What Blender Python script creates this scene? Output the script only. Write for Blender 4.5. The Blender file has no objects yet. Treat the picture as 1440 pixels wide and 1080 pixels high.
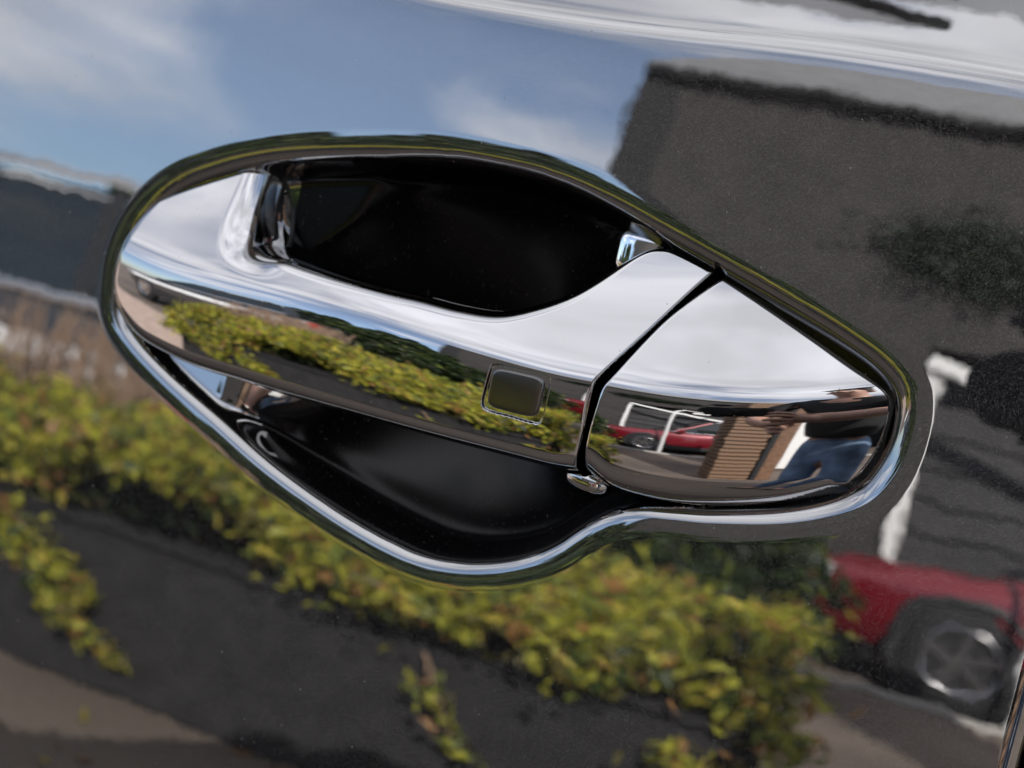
import bpy, bmesh, math, random
import numpy as np
from mathutils import Vector, Matrix
random.seed(7); rng = np.random.default_rng(7)
R = math.radians
S = bpy.context.scene
COL = S.collection

# ------------------------------------------------------------------ frame of the door, camera
TILT, HZ = R(9.5), 0.96                     # door leans in at the top; handle height above ground
YAW, PITCH, ROLL, DIST, FPX = R(20), R(5), R(12.7), 0.45, 1978.0
M = Matrix.Translation((0, 0, HZ)) @ Matrix.Rotation(-TILT, 4, 'X')
fw = Vector((-math.sin(YAW)*math.cos(PITCH), math.cos(YAW)*math.cos(PITCH), -math.sin(PITCH)))
r0 = Vector((math.cos(YAW), math.sin(YAW), 0)); u0 = r0.cross(fw)
RI = math.cos(ROLL)*r0 + math.sin(ROLL)*u0
UP = math.cos(ROLL)*u0 - math.sin(ROLL)*r0
CL = Vector((0, -0.008, 0)) - fw*DIST       # camera in the door's frame

cam_d = bpy.data.cameras.new('camera'); cam = bpy.data.objects.new('camera', cam_d); COL.objects.link(cam)
cam_d.sensor_width = 36; cam_d.lens = 36*FPX/1440; cam_d.clip_start = 0.02; cam_d.clip_end = 3000
mw = Matrix((( RI.x, UP.x, -fw.x, CL.x), (RI.y, UP.y, -fw.y, CL.y), (RI.z, UP.z, -fw.z, CL.z), (0, 0, 0, 1)))
cam.matrix_world = M @ mw
cam_d.dof.use_dof = True; cam_d.dof.focus_distance = 0.425; cam_d.dof.aperture_fstop = 10
S.camera = cam

# ------------------------------------------------------------------ sky, sun, exposure
SUN_EL, SUN_AZ = R(34), R(25)               # sun behind the black car
W = bpy.data.worlds.new('World'); S.world = W; W.use_nodes = True
def build_world():
    nt = W.node_tree; N = nt.nodes; L = nt.links
    bg = N['Background']; bg.inputs['Strength'].default_value = 0.13
    sky = N.new('ShaderNodeTexSky'); sky.sky_type = 'NISHITA'; sky.sun_disc = False
    sky.sun_elevation = SUN_EL; sky.sun_rotation = SUN_AZ
    sky.air_density = 1.0; sky.dust_density = 0.8; sky.ozone_density = 4.5
    tc = N.new('ShaderNodeTexCoord'); mp = N.new('ShaderNodeMapping'); mp.inputs['Scale'].default_value = (1.0, 1.0, 2.6); mp.inputs['Location'].default_value = (3.3, 1.7, .4)
    L.new(tc.outputs['Generated'], mp.inputs['Vector'])
    nz = N.new('ShaderNodeTexNoise'); nz.inputs['Scale'].default_value = 2.2; nz.inputs['Detail'].default_value = 7; nz.inputs['Roughness'].default_value = 0.5
    nz.inputs['Distortion'].default_value = 0.6
    L.new(mp.outputs['Vector'], nz.inputs['Vector'])
    sx = N.new('ShaderNodeSeparateXYZ'); L.new(tc.outputs['Generated'], sx.inputs['Vector'])
    hi = N.new('ShaderNodeMapRange'); hi.inputs['From Min'].default_value = 0.22; hi.inputs['From Max'].default_value = 0.78
    hi.inputs['To Min'].default_value = -0.09; hi.inputs['To Max'].default_value = 0.22
    L.new(sx.outputs['Z'], hi.inputs['Value'])
    ad = N.new('ShaderNodeMath'); ad.operation = 'ADD'; L.new(nz.outputs['Fac'], ad.inputs[0]); L.new(hi.outputs['Result'], ad.inputs[1])
    cr = N.new('ShaderNodeMapRange'); cr.interpolation_type = 'SMOOTHSTEP'
    cr.inputs['From Min'].default_value = 0.46; cr.inputs['From Max'].default_value = 0.72; cr.inputs['To Min'].default_value = .16
    L.new(ad.outputs[0], cr.inputs['Value'])
    mx = N.new('ShaderNodeMix'); mx.data_type = 'RGBA'
    L.new(cr.outputs['Result'], mx.inputs['Factor']); L.new(sky.outputs['Color'], mx.inputs['A'])
    n3 = N.new('ShaderNodeTexNoise'); n3.inputs['Scale'].default_value = 3.1; n3.inputs['Detail'].default_value = 3; L.new(mp.outputs['Vector'], n3.inputs['Vector'])
    v3 = N.new('ShaderNodeMapRange'); v3.inputs['From Min'].default_value = .35; v3.inputs['From Max'].default_value = .65; v3.inputs['To Min'].default_value = .74; v3.inputs['To Max'].default_value = 1.12; L.new(n3.outputs['Fac'], v3.inputs['Value'])
    cs = N.new('ShaderNodeVectorMath'); cs.operation = 'SCALE'; cs.inputs[0].default_value = (8.0, 8.05, 8.5); L.new(v3.outputs[0], cs.inputs['Scale']); L.new(cs.outputs[0], mx.inputs['B'])
    L.new(mx.outputs['Result'], bg.inputs['Color'])
build_world()
sun_d = bpy.data.lights.new('sun', 'SUN'); sun_d.energy = 5.0; sun_d.angle = R(0.5); sun_d.color = (1, 0.95, 0.88)
sun = bpy.data.objects.new('sun', sun_d); COL.objects.link(sun)
sdir = Vector((math.sin(SUN_AZ)*math.cos(SUN_EL), math.cos(SUN_AZ)*math.cos(SUN_EL), math.sin(SUN_EL)))   # towards the sun
sun.rotation_euler = sdir.to_track_quat('Z', 'Y').to_euler()
S.view_settings.view_transform = 'Standard'; S.view_settings.look = 'None'
S.view_settings.exposure = 0.35; S.view_settings.gamma = 1.0
S.cycles.max_bounces = 10; S.cycles.glossy_bounces = 8; S.cycles.caustics_reflective = False; S.cycles.caustics_refractive = False

# ------------------------------------------------------------------ helpers
def tag(o, label=None, cat=None, group=None, kind=None):
    if label: o['label'] = label
    if cat: o['category'] = cat
    if group: o['group'] = group
    if kind: o['kind'] = kind
    return o
def empty(name, loc=(0, 0, 0), rz=0.0, parent=None):
    o = bpy.data.objects.new(name, None); COL.objects.link(o); o.location = loc; o.rotation_euler = (0, 0, rz)
    if parent: o.parent = parent
    return o
def mesh_np(name, V, F, mat, parent=None, smooth=True, xf=None, normals=None):
    V = np.asarray(V, float); F = np.asarray(F, np.int32)
    if xf is not None:
        A = np.array(xf); V = V @ A[:3, :3].T + A[:3, 3]
        if normals is not None: normals = normals @ A[:3, :3].T
    me = bpy.data.meshes.new(name); k = F.shape[1]
    me.vertices.add(len(V)); me.vertices.foreach_set('co', V.astype(np.float32).ravel())
    me.loops.add(F.size); me.loops.foreach_set('vertex_index', F.ravel())
    me.polygons.add(len(F)); me.polygons.foreach_set('loop_start', np.arange(0, F.size, k, dtype=np.int32))
    me.polygons.foreach_set('loop_total', np.full(len(F), k, np.int32))
    me.polygons.foreach_set('use_smooth', np.full(len(F), smooth))
    me.update(calc_edges=True); me.validate()
    if mat: me.materials.append(mat)
    if normals is not None: me.normals_split_custom_set_from_vertices(normals.astype(np.float32))
    o = bpy.data.objects.new(name, me); COL.objects.link(o)
    if parent: o.parent = parent
    return o
def grid_faces(ny, nx, wrap=False):
    i, j = np.meshgrid(np.arange(ny-1), np.arange(nx if wrap else nx-1), indexing='ij')
    a = i*nx+j; b = i*nx+(j+1) % nx
    return np.stack([a, b, b+nx, a+nx], -1).reshape(-1, 4)
def bm_obj(name, bm, mat, parent=None, smooth=False):
    me = bpy.data.meshes.new(name); bm.to_mesh(me); bm.free()
    for p in me.polygons: p.use_smooth = smooth
    if mat: me.materials.append(mat)
    o = bpy.data.objects.new(name, me); COL.objects.link(o)
    if parent: o.parent = parent
    return o

# ------------------------------------------------------------------ materials
def new_mat(name):
    m = bpy.data.materials.new(name); m.use_nodes = True
    return m, m.node_tree.nodes, m.node_tree.links, m.node_tree.nodes['Principled BSDF']
def wobble(N, L, amps):                     # normal with a faint waviness (orange peel), object space
    ge = N.new('ShaderNodeNewGeometry'); last = ge.outputs['Normal']; tc = N.new('ShaderNodeTexCoord')
    for sc, am in amps:
        nz = N.new('ShaderNodeTexNoise'); nz.inputs['Scale'].default_value = sc; nz.inputs['Detail'].default_value = 1.5
        L.new(tc.outputs['Object'], nz.inputs['Vector'])
        s1 = N.new('ShaderNodeVectorMath'); s1.operation = 'SUBTRACT'; s1.inputs[1].default_value = (.5, .5, .5)
        L.new(nz.outputs['Color'], s1.inputs[0])
        s2 = N.new('ShaderNodeVectorMath'); s2.operation = 'SCALE'; s2.inputs['Scale'].default_value = am
        L.new(s1.outputs[0], s2.inputs[0])
        s3 = N.new('ShaderNodeVectorMath'); s3.operation = 'ADD'; L.new(last, s3.inputs[0]); L.new(s2.outputs[0], s3.inputs[1])
        last = s3.outputs[0]
    nn = N.new('ShaderNodeVectorMath'); nn.operation = 'NORMALIZE'; L.new(last, nn.inputs[0])
    return nn.outputs[0]
def mat_chrome():
    m, N, L, b = new_mat('chrome')
    b.inputs['Base Color'].default_value = (.58, .58, .59, 1); b.inputs['Metallic'].default_value = 1
    tc = N.new('ShaderNodeTexCoord'); nz = N.new('ShaderNodeTexNoise'); nz.inputs['Scale'].default_value = 55; nz.inputs['Detail'].default_value = 5; L.new(tc.outputs['Object'], nz.inputs['Vector'])
    mr = N.new('ShaderNodeMapRange'); mr.inputs['From Min'].default_value = .48; mr.inputs['From Max'].default_value = .75; mr.inputs['To Min'].default_value = .012; mr.inputs['To Max'].default_value = .05; L.new(nz.outputs['Fac'], mr.inputs['Value']); L.new(mr.outputs[0], b.inputs['Roughness'])
    L.new(wobble(N, L, [(220, .004), (60, .003)]), b.inputs['Normal'])
    v2 = N.new('ShaderNodeTexVoronoi'); v2.inputs['Scale'].default_value = 330; L.new(tc.outputs['Object'], v2.inputs['Vector'])
    sp = N.new('ShaderNodeSeparateColor'); L.new(v2.outputs['Color'], sp.inputs[0])
    th = N.new('ShaderNodeMapRange'); th.inputs['From Min'].default_value = .6; th.inputs['To Max'].default_value = .10; L.new(sp.outputs[0], th.inputs['Value'])
    lt = N.new('ShaderNodeMath'); lt.operation = 'LESS_THAN'; L.new(v2.outputs['Distance'], lt.inputs[0]); L.new(th.outputs[0], lt.inputs[1])
    mu = N.new('ShaderNodeMath'); mu.operation = 'MULTIPLY'; mu.inputs[1].default_value = .55; L.new(lt.outputs[0], mu.inputs[0])
    df = N.new('ShaderNodeBsdfDiffuse'); df.inputs['Color'].default_value = (.4, .39, .37, 1)
    mx = N.new('ShaderNodeMixShader'); L.new(mu.outputs[0], mx.inputs[0]); L.new(b.outputs[0], mx.inputs[1]); L.new(df.outputs[0], mx.inputs[2]); L.new(mx.outputs[0], N['Material Output'].inputs['Surface'])
    return m
def mat_paint():
    m, N, L, b = new_mat('black_metallic_paint')
    out = N['Material Output']
    nrm = wobble(N, L, [(210, .0045), (62, .0085)])
    b.inputs['Base Color'].default_value = (.004, .004, .005, 1); b.inputs['Roughness'].default_value = 0.5
    b.inputs['Specular IOR Level'].default_value = 0
    # flakes: small tilted mirrors under the lacquer
    tc = N.new('ShaderNodeTexCoord')
    vo = N.new('ShaderNodeTexVoronoi'); vo.inputs['Scale'].default_value = 4300; L.new(tc.outputs['Object'], vo.inputs['Vector'])
    s1 = N.new('ShaderNodeVectorMath'); s1.operation = 'SUBTRACT'; s1.inputs[1].default_value = (.5, .5, .5); L.new(vo.outputs['Color'], s1.inputs[0])
    s2 = N.new('ShaderNodeVectorMath'); s2.operation = 'SCALE'; s2.inputs['Scale'].default_value = .9; L.new(s1.outputs[0], s2.inputs[0])
    ge = N.new('ShaderNodeNewGeometry')
    s3 = N.new('ShaderNodeVectorMath'); s3.operation = 'ADD'; L.new(ge.outputs['Normal'], s3.inputs[0]); L.new(s2.outputs[0], s3.inputs[1])
    s4 = N.new('ShaderNodeVectorMath'); s4.operation = 'NORMALIZE'; L.new(s3.outputs[0], s4.inputs[0])
    fl = N.new('ShaderNodeBsdfGlossy'); fl.inputs['Color'].default_value = (.060, .057, .055, 1); fl.inputs['Roughness'].default_value = .42
    L.new(s4.outputs[0], fl.inputs['Normal'])
    sv = N.new('ShaderNodeSeparateColor'); L.new(vo.outputs['Color'], sv.inputs[0])
    pw = N.new('ShaderNodeMath'); pw.operation = 'POWER'; pw.inputs[1].default_value = 3; L.new(sv.outputs[2], pw.inputs[0])
    ml = N.new('ShaderNodeMath'); ml.operation = 'MULTIPLY_ADD'; ml.inputs[1].default_value = 3.0; ml.inputs[2].default_value = .20; L.new(pw.outputs[0], ml.inputs[0])
    fc = N.new('ShaderNodeVectorMath'); fc.operation = 'SCALE'; fc.inputs[0].default_value = (.027, .0255, .0245); L.new(ml.outputs[0], fc.inputs['Scale']); L.new(fc.outputs[0], fl.inputs['Color'])
    ad = N.new('ShaderNodeAddShader'); L.new(b.outputs[0], ad.inputs[0]); L.new(fl.outputs[0], ad.inputs[1])
    # lacquer
    gl = N.new('ShaderNodeBsdfGlossy'); gl.inputs['Roughness'].default_value = .012; gl.inputs['Color'].default_value = (1, 1, 1, 1)
    L.new(nrm, gl.inputs['Normal'])
    fr = N.new('ShaderNodeFresnel'); fr.inputs['IOR'].default_value = 4.6
    mx = N.new('ShaderNodeMixShader'); L.new(fr.outputs[0], mx.inputs[0]); L.new(ad.outputs[0], mx.inputs[1]); L.new(gl.outputs[0], mx.inputs[2])
    # dust specks
    v2 = N.new('ShaderNodeTexVoronoi'); v2.inputs['Scale'].default_value = 210; L.new(tc.outputs['Object'], v2.inputs['Vector'])
    sep = N.new('ShaderNodeSeparateColor'); L.new(v2.outputs['Color'], sep.inputs[0])
    th = N.new('ShaderNodeMapRange'); th.inputs['From Min'].default_value = .55; th.inputs['From Max'].default_value = 1
    th.inputs['To Min'].default_value = 0; th.inputs['To Max'].default_value = .075; L.new(sep.outputs[0], th.inputs['Value'])
    lt = N.new('ShaderNodeMath'); lt.operation = 'LESS_THAN'; L.new(v2.outputs['Distance'], lt.inputs[0]); L.new(th.outputs[0], lt.inputs[1])
    ds = N.new('ShaderNodeBsdfDiffuse'); ds.inputs['Color'].default_value = (.35, .34, .32, 1)
    m2 = N.new('ShaderNodeMath'); m2.operation = 'MULTIPLY'; m2.inputs[1].default_value = .6; L.new(lt.outputs[0], m2.inputs[0])
    mx2 = N.new('ShaderNodeMixShader'); L.new(m2.outputs[0], mx2.inputs[0]); L.new(mx.outputs[0], mx2.inputs[1]); L.new(ds.outputs[0], mx2.inputs[2])
    L.new(mx2.outputs[0], out.inputs['Surface'])
    return m
def mat_bowl():                             # gloss black plastic with dust and hairline scratches
    m, N, L, b = new_mat('black_gloss_plastic')
    b.inputs['Base Color'].default_value = (.004, .004, .0045, 1); b.inputs['Roughness'].default_value = .2; b.inputs['Specular IOR Level'].default_value = .32
    tc = N.new('ShaderNodeTexCoord'); out = N['Material Output']; prev = None
    for sc, size, lo in ((420, .11, .45), (1300, .16, .35)):
        v2 = N.new('ShaderNodeTexVoronoi'); v2.inputs['Scale'].default_value = sc; L.new(tc.outputs['Object'], v2.inputs['Vector'])
        sep = N.new('ShaderNodeSeparateColor'); L.new(v2.outputs['Color'], sep.inputs[0])
        th = N.new('ShaderNodeMapRange'); th.inputs['From Min'].default_value = lo; th.inputs['To Max'].default_value = size; L.new(sep.outputs[0], th.inputs['Value'])
        lt = N.new('ShaderNodeMath'); lt.operation = 'LESS_THAN'; L.new(v2.outputs['Distance'], lt.inputs[0]); L.new(th.outputs[0], lt.inputs[1])
        ml = N.new('ShaderNodeMath'); ml.operation = 'MULTIPLY'; L.new(lt.outputs[0], ml.inputs[0]); L.new(sep.outputs[1], ml.inputs[1])
        if prev: mm = N.new('ShaderNodeMath'); mm.operation = 'MAXIMUM'; L.new(prev, mm.inputs[0]); L.new(ml.outputs[0], mm.inputs[1]); prev = mm.outputs[0]
        else: prev = ml.outputs[0]
    mp = N.new('ShaderNodeMapping'); mp.inputs['Scale'].default_value = (900, 900, 22); mp.inputs['Rotation'].default_value = (0, .12, 0); L.new(tc.outputs['Object'], mp.inputs['Vector'])
    nz = N.new('ShaderNodeTexNoise'); nz.inputs['Scale'].default_value = 1; nz.inputs['Detail'].default_value = 1; L.new(mp.outputs[0], nz.inputs['Vector'])
    sr = N.new('ShaderNodeMapRange'); sr.inputs['From Min'].default_value = .71; sr.inputs['From Max'].default_value = .80; sr.inputs['To Max'].default_value = .25; L.new(nz.outputs['Fac'], sr.inputs['Value'])
    mm = N.new('ShaderNodeMath'); mm.operation = 'MAXIMUM'; L.new(prev, mm.inputs[0]); L.new(sr.outputs[0], mm.inputs[1])
    m2 = N.new('ShaderNodeMath'); m2.operation = 'MULTIPLY'; m2.inputs[1].default_value = .8; L.new(mm.outputs[0], m2.inputs[0])
    ds = N.new('ShaderNodeBsdfDiffuse'); ds.inputs['Color'].default_value = (.3, .3, .32, 1)
    mx = N.new('ShaderNodeMixShader'); L.new(m2.outputs[0], mx.inputs[0]); L.new(b.outputs[0], mx.inputs[1]); L.new(ds.outputs[0], mx.inputs[2])
    L.new(mx.outputs[0], out.inputs['Surface'])
    return m
def mat_plain(name, col, rough=.6, metal=0., noise=None, spec=.5):
    m, N, L, b = new_mat(name)
    b.inputs['Base Color'].default_value = (*col, 1); b.inputs['Roughness'].default_value = rough; b.inputs['Metallic'].default_value = metal
    b.inputs['Specular IOR Level'].default_value = spec
    if noise:
        sc, lo, hi = noise
        tc = N.new('ShaderNodeTexCoord'); nz = N.new('ShaderNodeTexNoise'); nz.inputs['Scale'].default_value = sc; nz.inputs['Detail'].default_value = 6
        L.new(tc.outputs['Object'], nz.inputs['Vector'])
        mr = N.new('ShaderNodeMapRange'); mr.inputs['From Min'].default_value = .3; mr.inputs['From Max'].default_value = .7
        mr.inputs['To Min'].default_value = lo; mr.inputs['To Max'].default_value = hi; L.new(nz.outputs['Fac'], mr.inputs['Value'])
        mx = N.new('ShaderNodeVectorMath'); mx.operation = 'SCALE'; mx.inputs[0].default_value = col; L.new(mr.outputs[0], mx.inputs['Scale'])
        L.new(mx.outputs[0], b.inputs['Base Color'])
    return m
MC = mat_chrome(); MP = mat_paint()
MB_ = mat_bowl()
MRUB = mat_plain('black_rubber', (.012, .012, .012), .55)
MBTN = mat_plain('satin_dark_metal', (.17, .17, .165), .25, 1.0)

# ------------------------------------------------------------------ door skin function (door frame: x along car, y inwards, z up)
RZ, RX = 2.0, 6.0
def ray(px, py):
    return fw + RI*((px-720)/FPX) + UP*(-(py-540)/FPX)
def base_y(x, z): return z*z/(2*RZ) + x*x/(2*RX)
def at(px, py, h):                          # h in mm, proud of the skin
    d = ray(px, py); t = DIST
    for _ in range(8):
        p = CL + d*t
        t += (base_y(p.x, p.z) - h/1000 - p.y)/d.y
    return CL + d*t
def P2(pts):                                # pixels + height -> (x, z) on the door
    return np.array([[(q := at(*p)).x, q.z] for p in pts])
def crom(P, n=12, closed=False):            # centripetal-ish smooth curve through points
    P = np.asarray(P, float); m = len(P); out = []
    rngi = range(m if closed else m-1)
    for i in rngi:
        if closed: p0, p1, p2, p3 = P[i-1], P[i], P[(i+1) % m], P[(i+2) % m]
        else: p0, p1, p2, p3 = P[max(i-1, 0)], P[i], P[i+1], P[min(i+2, m-1)]
        t = np.linspace(0, 1, n, endpoint=False)[:, None]
        out.append(.5*((2*p1)+(-p0+p2)*t+(2*p0-5*p1+4*p2-p3)*t*t+(-p0+3*p1-3*p2+p3)*t**3))
    if not closed: out.append(P[-1:])
    return np.concatenate(out)
def dist_poly(X, Z, C, closed=False, sign=False):
    shp = X.shape; x = X.ravel(); z = Z.ravel(); d2 = np.full(x.shape, 1e9); ins = np.zeros(x.shape, bool)
    K = len(C)
    for i in range(K if closed else K-1):
        ax, az = C[i]; bx, bz = C[(i+1) % K]; ex, ez = bx-ax, bz-az; L2 = ex*ex+ez*ez
        if L2 < 1e-16: continue
        t = np.clip(((x-ax)*ex+(z-az)*ez)/L2, 0, 1)
        d2 = np.minimum(d2, (x-ax-t*ex)**2+(z-az-t*ez)**2)
        if sign and abs(ez) > 0: ins ^= ((az > z) != (bz > z)) & (x < (z-az)*ex/ez+ax)
    d = np.sqrt(d2)
    if sign: d = np.where(ins, d, -d)
    return d.reshape(shp)
def sstep(a, b, x):
    t = np.clip((x-a)/(b-a), 0, 1); return t*t*t*(t*(6*t-15)+10)
def profile(segs):                          # (radius mm, angle from, angle to) arcs or ('l', length): returns tables of run, drop in metres
    r = [0.]; d = [0.]
    for sg in segs:
        if sg[0] == 'l':
            n = 20; ph = np.full(n, R(sg[2])); ds = np.full(n, sg[1]/n)
        else:
            n = 40; ph = R(sg[1])+(np.arange(n)+.5)/n*R(sg[2]-sg[1]); ds = np.full(n, sg[0]*abs(R(sg[2]-sg[1]))/n)
        for p, q in zip(ph, ds): r.append(r[-1]+q*math.cos(p)); d.append(d[-1]+q*math.sin(p))
    return np.array(r)/1000, np.array(d)/1000
def blur(A, s):                             # separable gaussian, s in cells
    n = int(3*s+1); k = np.exp(-.5*(np.arange(-n, n+1)/s)**2); k /= k.sum()
    for ax in (0, 1):
        A = np.apply_along_axis(lambda r_: np.convolve(np.pad(r_, n, 'edge'), k, 'valid'), ax, A)
    return A

OUT = crom(P2([(p[0], p[1], 0) for p in [(137,420),(146,350),(176,288),(228,236),(300,205),(380,187),(480,180),(580,181),(680,191),(780,213),(870,248),(950,291),
    (1050,346),(1130,392),(1200,434),(1262,478),(1299,520),(1313,565),(1305,625),(1280,682),(1238,728),(1180,753),(1100,765),(1000,764),(945,759),(895,756),(850,770),
    (800,802),(750,822),(690,832),(630,830),(570,815),(500,780),(430,735),(350,675),(280,612),(218,556),(170,505),(145,465)]]), 8, True)
BOWL = crom(P2([(p[0], p[1], -7) for p in [(395,548),(357,560),(343,585),(366,628),(430,680),(520,738),(620,780),(700,788),(765,773),(815,743),(862,716),(872,690),
    (885,600),(885,450),(872,380),(868,350),(885,325),(890,305),(860,285),(800,255),(700,228),(620,219),(560,222),(515,243),(498,272),(478,303),(440,332),(408,352),(398,420),(398,500)]]), 8, True)
SHO = P2([(880,50,0),(1000,62,0),(1100,71,0),(1200,84,0),(1320,102,0),(1440,124,0)])
sho_fit = np.polyfit(SHO[:, 0], SHO[:, 1], 2)
def shoulder(x):
    xx = np.clip(x, -.05, .35); s = 2*sho_fit[0]*xx+sho_fit[1]
    return np.polyval(sho_fit, xx) + (x-xx)*s*np.exp(-np.abs(x-xx)/.3) + .9*np.clip(SHO[1, 0]-x, 0, .2)**2*(1+0*x) + .36*np.clip(SHO[1, 0]-.2-x, 0, .3)
def skin_y(x, z):
    k = .0016; dv = np.maximum(z-shoulder(x)-.004, -.05)
    sp = k*np.log1p(np.exp(np.clip(dv/k, -40, 40)))
    low = np.maximum(-.30-z, 0)
    return base_y(np.clip(x, -.6, .6), np.clip(z, -.4, .3)) + np.abs(np.abs(x)-np.clip(np.abs(x), 0, .6))*.05 + .95*sp + .9*low**2

LIP = profile([(40, 0, 8), (7.2, 8, 46), (3.5, 46, 74), ('l', 11.0, 74), (4, 74, 10), ('l', 60, 3)])
LIP2 = profile([(40, 0, 8), (7.2, 8, 50), ('l', 1.0, 50), (5, 50, 12), ('l', 60, 8)])
def bowl_depth(X, Z, s2):                   # membrane blown into the bowl outline, solved coarsely then interpolated
    q = 4; m = s2[::q, ::q] > 0; w = np.zeros(m.shape)
    om = 1.93; ii, jj = np.indices(m.shape); par = (ii+jj) % 2
    for it in range(260):
        for c_ in (0, 1):
            n_ = np.zeros_like(w); n_[1:-1, 1:-1] = (w[:-2, 1:-1]+w[2:, 1:-1]+w[1:-1, :-2]+w[1:-1, 2:]+1)/4
            w = np.where(m & (par == c_), w+om*(n_-w), w)
    w /= w.max(); w = np.maximum(w, 0)
    yi = np.arange(X.shape[0])/q; xi = np.arange(X.shape[1])/q
    y0 = np.minimum(yi.astype(int), m.shape[0]-2); x0 = np.minimum(xi.astype(int), m.shape[1]-2)
    fy = (yi-y0)[:, None]; fx = (xi-x0)[None, :]
    a = w[y0][:, x0]; b = w[y0][:, x0+1]; c = w[y0+1][:, x0]; d = w[y0+1][:, x0+1]
    u = np.clip(a*(1-fx)*(1-fy)+b*fx*(1-fy)+c*(1-fx)*fy+d*fx*fy, 0, 1)
    u = blur(u, 3.0)
    u = u**.9; return BOWL_D*(np.sqrt(u*u+.0144)-.12)/.887
BOWL_D = .036
def door_depth(X, Z):
    s1 = dist_poly(X, Z, OUT, True, True); s2 = dist_poly(X, Z, BOWL, True, True)
    wl = sstep(at(300, 560, -6).x, at(410, 600, -6).x, X)
    wl = np.maximum(wl, sstep(-.012, .003, Z))
    return np.interp(s1, *LIP)*wl+np.interp(s1, *LIP2)*(1-wl), bowl_depth(X, Z, s2), s1, s2

CX, CY = .12, 1.0
MR = Matrix.Translation((-CX, -CY, 0)) @ M      # door frame -> the car's own frame
car = empty('parked_car', (CX, CY, 0))
tag(car, 'black metallic car whose chrome door handle and oval handle recess fill the picture', 'car')
XBOWL = at(520, 230, -8).x
def build_door():
    st = .00031
    bx0, bx1, bz0, bz1 = OUT[:, 0].min()-.004, OUT[:, 0].max()+.004, OUT[:, 1].min()-.004, OUT[:, 1].max()+.004
    gx = np.arange(bx0, bx1, st); gz = np.arange(bz0, bz1, st)
    X, Z = np.meshgrid(gx, gz)
    d1, d2, s1, s2 = door_depth(X, Z)
    D = blur(d1, 2.2)+blur(d2, 2.6)
    Ds = blur(D, 12); w = sstep(.004, .014, s2); D = D*(1-w)+Ds*w
    w = sstep(-.001, .002, s1); D = D*w
    # grow the lattice out to the door's edges
    XE = .1745
    def grow(a, lim, s):
        out = []; v = a; q = st
        while (v-lim)*s < 0:
            q = min(q*1.12, .02); v += s*q; out.append(v)
        out[-1] = lim; return out
    lx = grow(gx[0], -.78, -1)[::-1]; rx = grow(gx[-1], XE, 1); lz = grow(gz[0], -.55, -1)[::-1]; rz = grow(gz[-1], .20, 1)
    ax = np.concatenate([lx, gx, rx]); az = np.concatenate([lz, gz, rz])
    # keep the shoulder crease finely sampled
    az = np.unique(np.concatenate([az, np.arange(az[len(lz)+len(gz)-1], .16, .0008)]))
    AX, AZ = np.meshgrid(ax, az); DD = np.zeros_like(AX)
    i0 = np.searchsorted(az, gz[0]-1e-9); DD[i0:i0+len(gz), len(lx):len(lx)+len(gx)] = D
    Y = skin_y(AX, AZ)+DD
    edge = np.maximum(AX-(XE-.0018), 0); Y = Y + .0022*(1-np.sqrt(np.clip(1-(edge/.0018)**2, 0, 1)))   # hemmed rear edge
    V = np.stack([AX, Y, AZ], -1).reshape(-1, 3)
    ny, nx = AX.shape
    # fold the rear edge inwards
    rim = np.stack([AX[:, -1], Y[:, -1]+.03, AZ[:, -1]], -1); V = np.concatenate([V, rim])
    F = grid_faces(ny, nx); b = np.arange(ny-1)
    F2 = np.stack([b*nx+nx-1, ny*nx+b, ny*nx+b+1, (b+1)*nx+nx-1], -1)
    ins = np.zeros(AX.shape); ins[i0:i0+len(gz), len(lx):len(lx)+len(gx)] = s2
    in1 = np.full(AX.shape, -1.); in1[i0:i0+len(gz), len(lx):len(lx)+len(gx)] = np.where(X > XBOWL, s1, -1)
    thr = np.where(AZ.reshape(-1)[F].min(1) > -.005, -.006, .0030); s1f = np.full(AX.shape, -1.); s1f[i0:i0+len(gz), len(lx):len(lx)+len(gx)] = s1
    insx = np.full(AX.shape, -1.); insx[i0:i0+len(gz), len(lx):len(lx)+len(gx)] = s2
    s1m = s1f.reshape(-1)[F].min(1); fm = ((insx.reshape(-1)[F].min(1) > thr) & (s1m > np.where(AX.reshape(-1)[F].min(1) < at(450, 650, -6).x, .0095, .0118))) | ((s1m > .0118) & (AZ.reshape(-1)[F].min(1) > .004) & (AX.reshape(-1)[F].min(1) > at(397, 290, -8).x)) | (in1.reshape(-1)[F].min(1) > .0105)
    mesh_np('recess_bowl', V[:ny*nx], F[fm], MB_, car, True, MR)
    return mesh_np('door', V, np.concatenate([F[~fm], F2]), MP, car, True, MR)
door = build_door()

# ------------------------------------------------------------------ the chrome handle: faces given by crease line + slopes, edges rounded over
def lse(a, b, k): return -k*np.log(np.exp(-a/k)+np.exp(-b/k)+1e-300)
def smin(a, b, k):
    m = np.minimum(a, b); return m-k*np.log(np.exp(-(a-m)/k)+np.exp(-(b-m)/k))
def edge_drop(sd, Rr, E):                   # quarter ellipse from sd=Rr (0) to sd=0 (E)
    q = np.clip(1-sd/Rr, 0, 1); return E*(1-np.sqrt(np.clip(1-q*q, 0, 1)))
def hcrease(x):                             # proudness of the crease along the strap
    xm = at(520, 500, 15).x
    return .0165-(x-xm)**2/(2*.55)
def columns(top, bot, n, dense=()):
    x0 = max(top[0, 0], bot[0, 0]); x1 = min(top[-1, 0], bot[-1, 0])
    xs = x0+(x1-x0)*(1-np.cos(np.linspace(0, math.pi, n)))/2
    xs = np.unique(np.concatenate([xs, np.linspace(x0, x1, n)]+[np.linspace(a, b, m) for a, b, m in dense]))
    return xs
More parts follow.
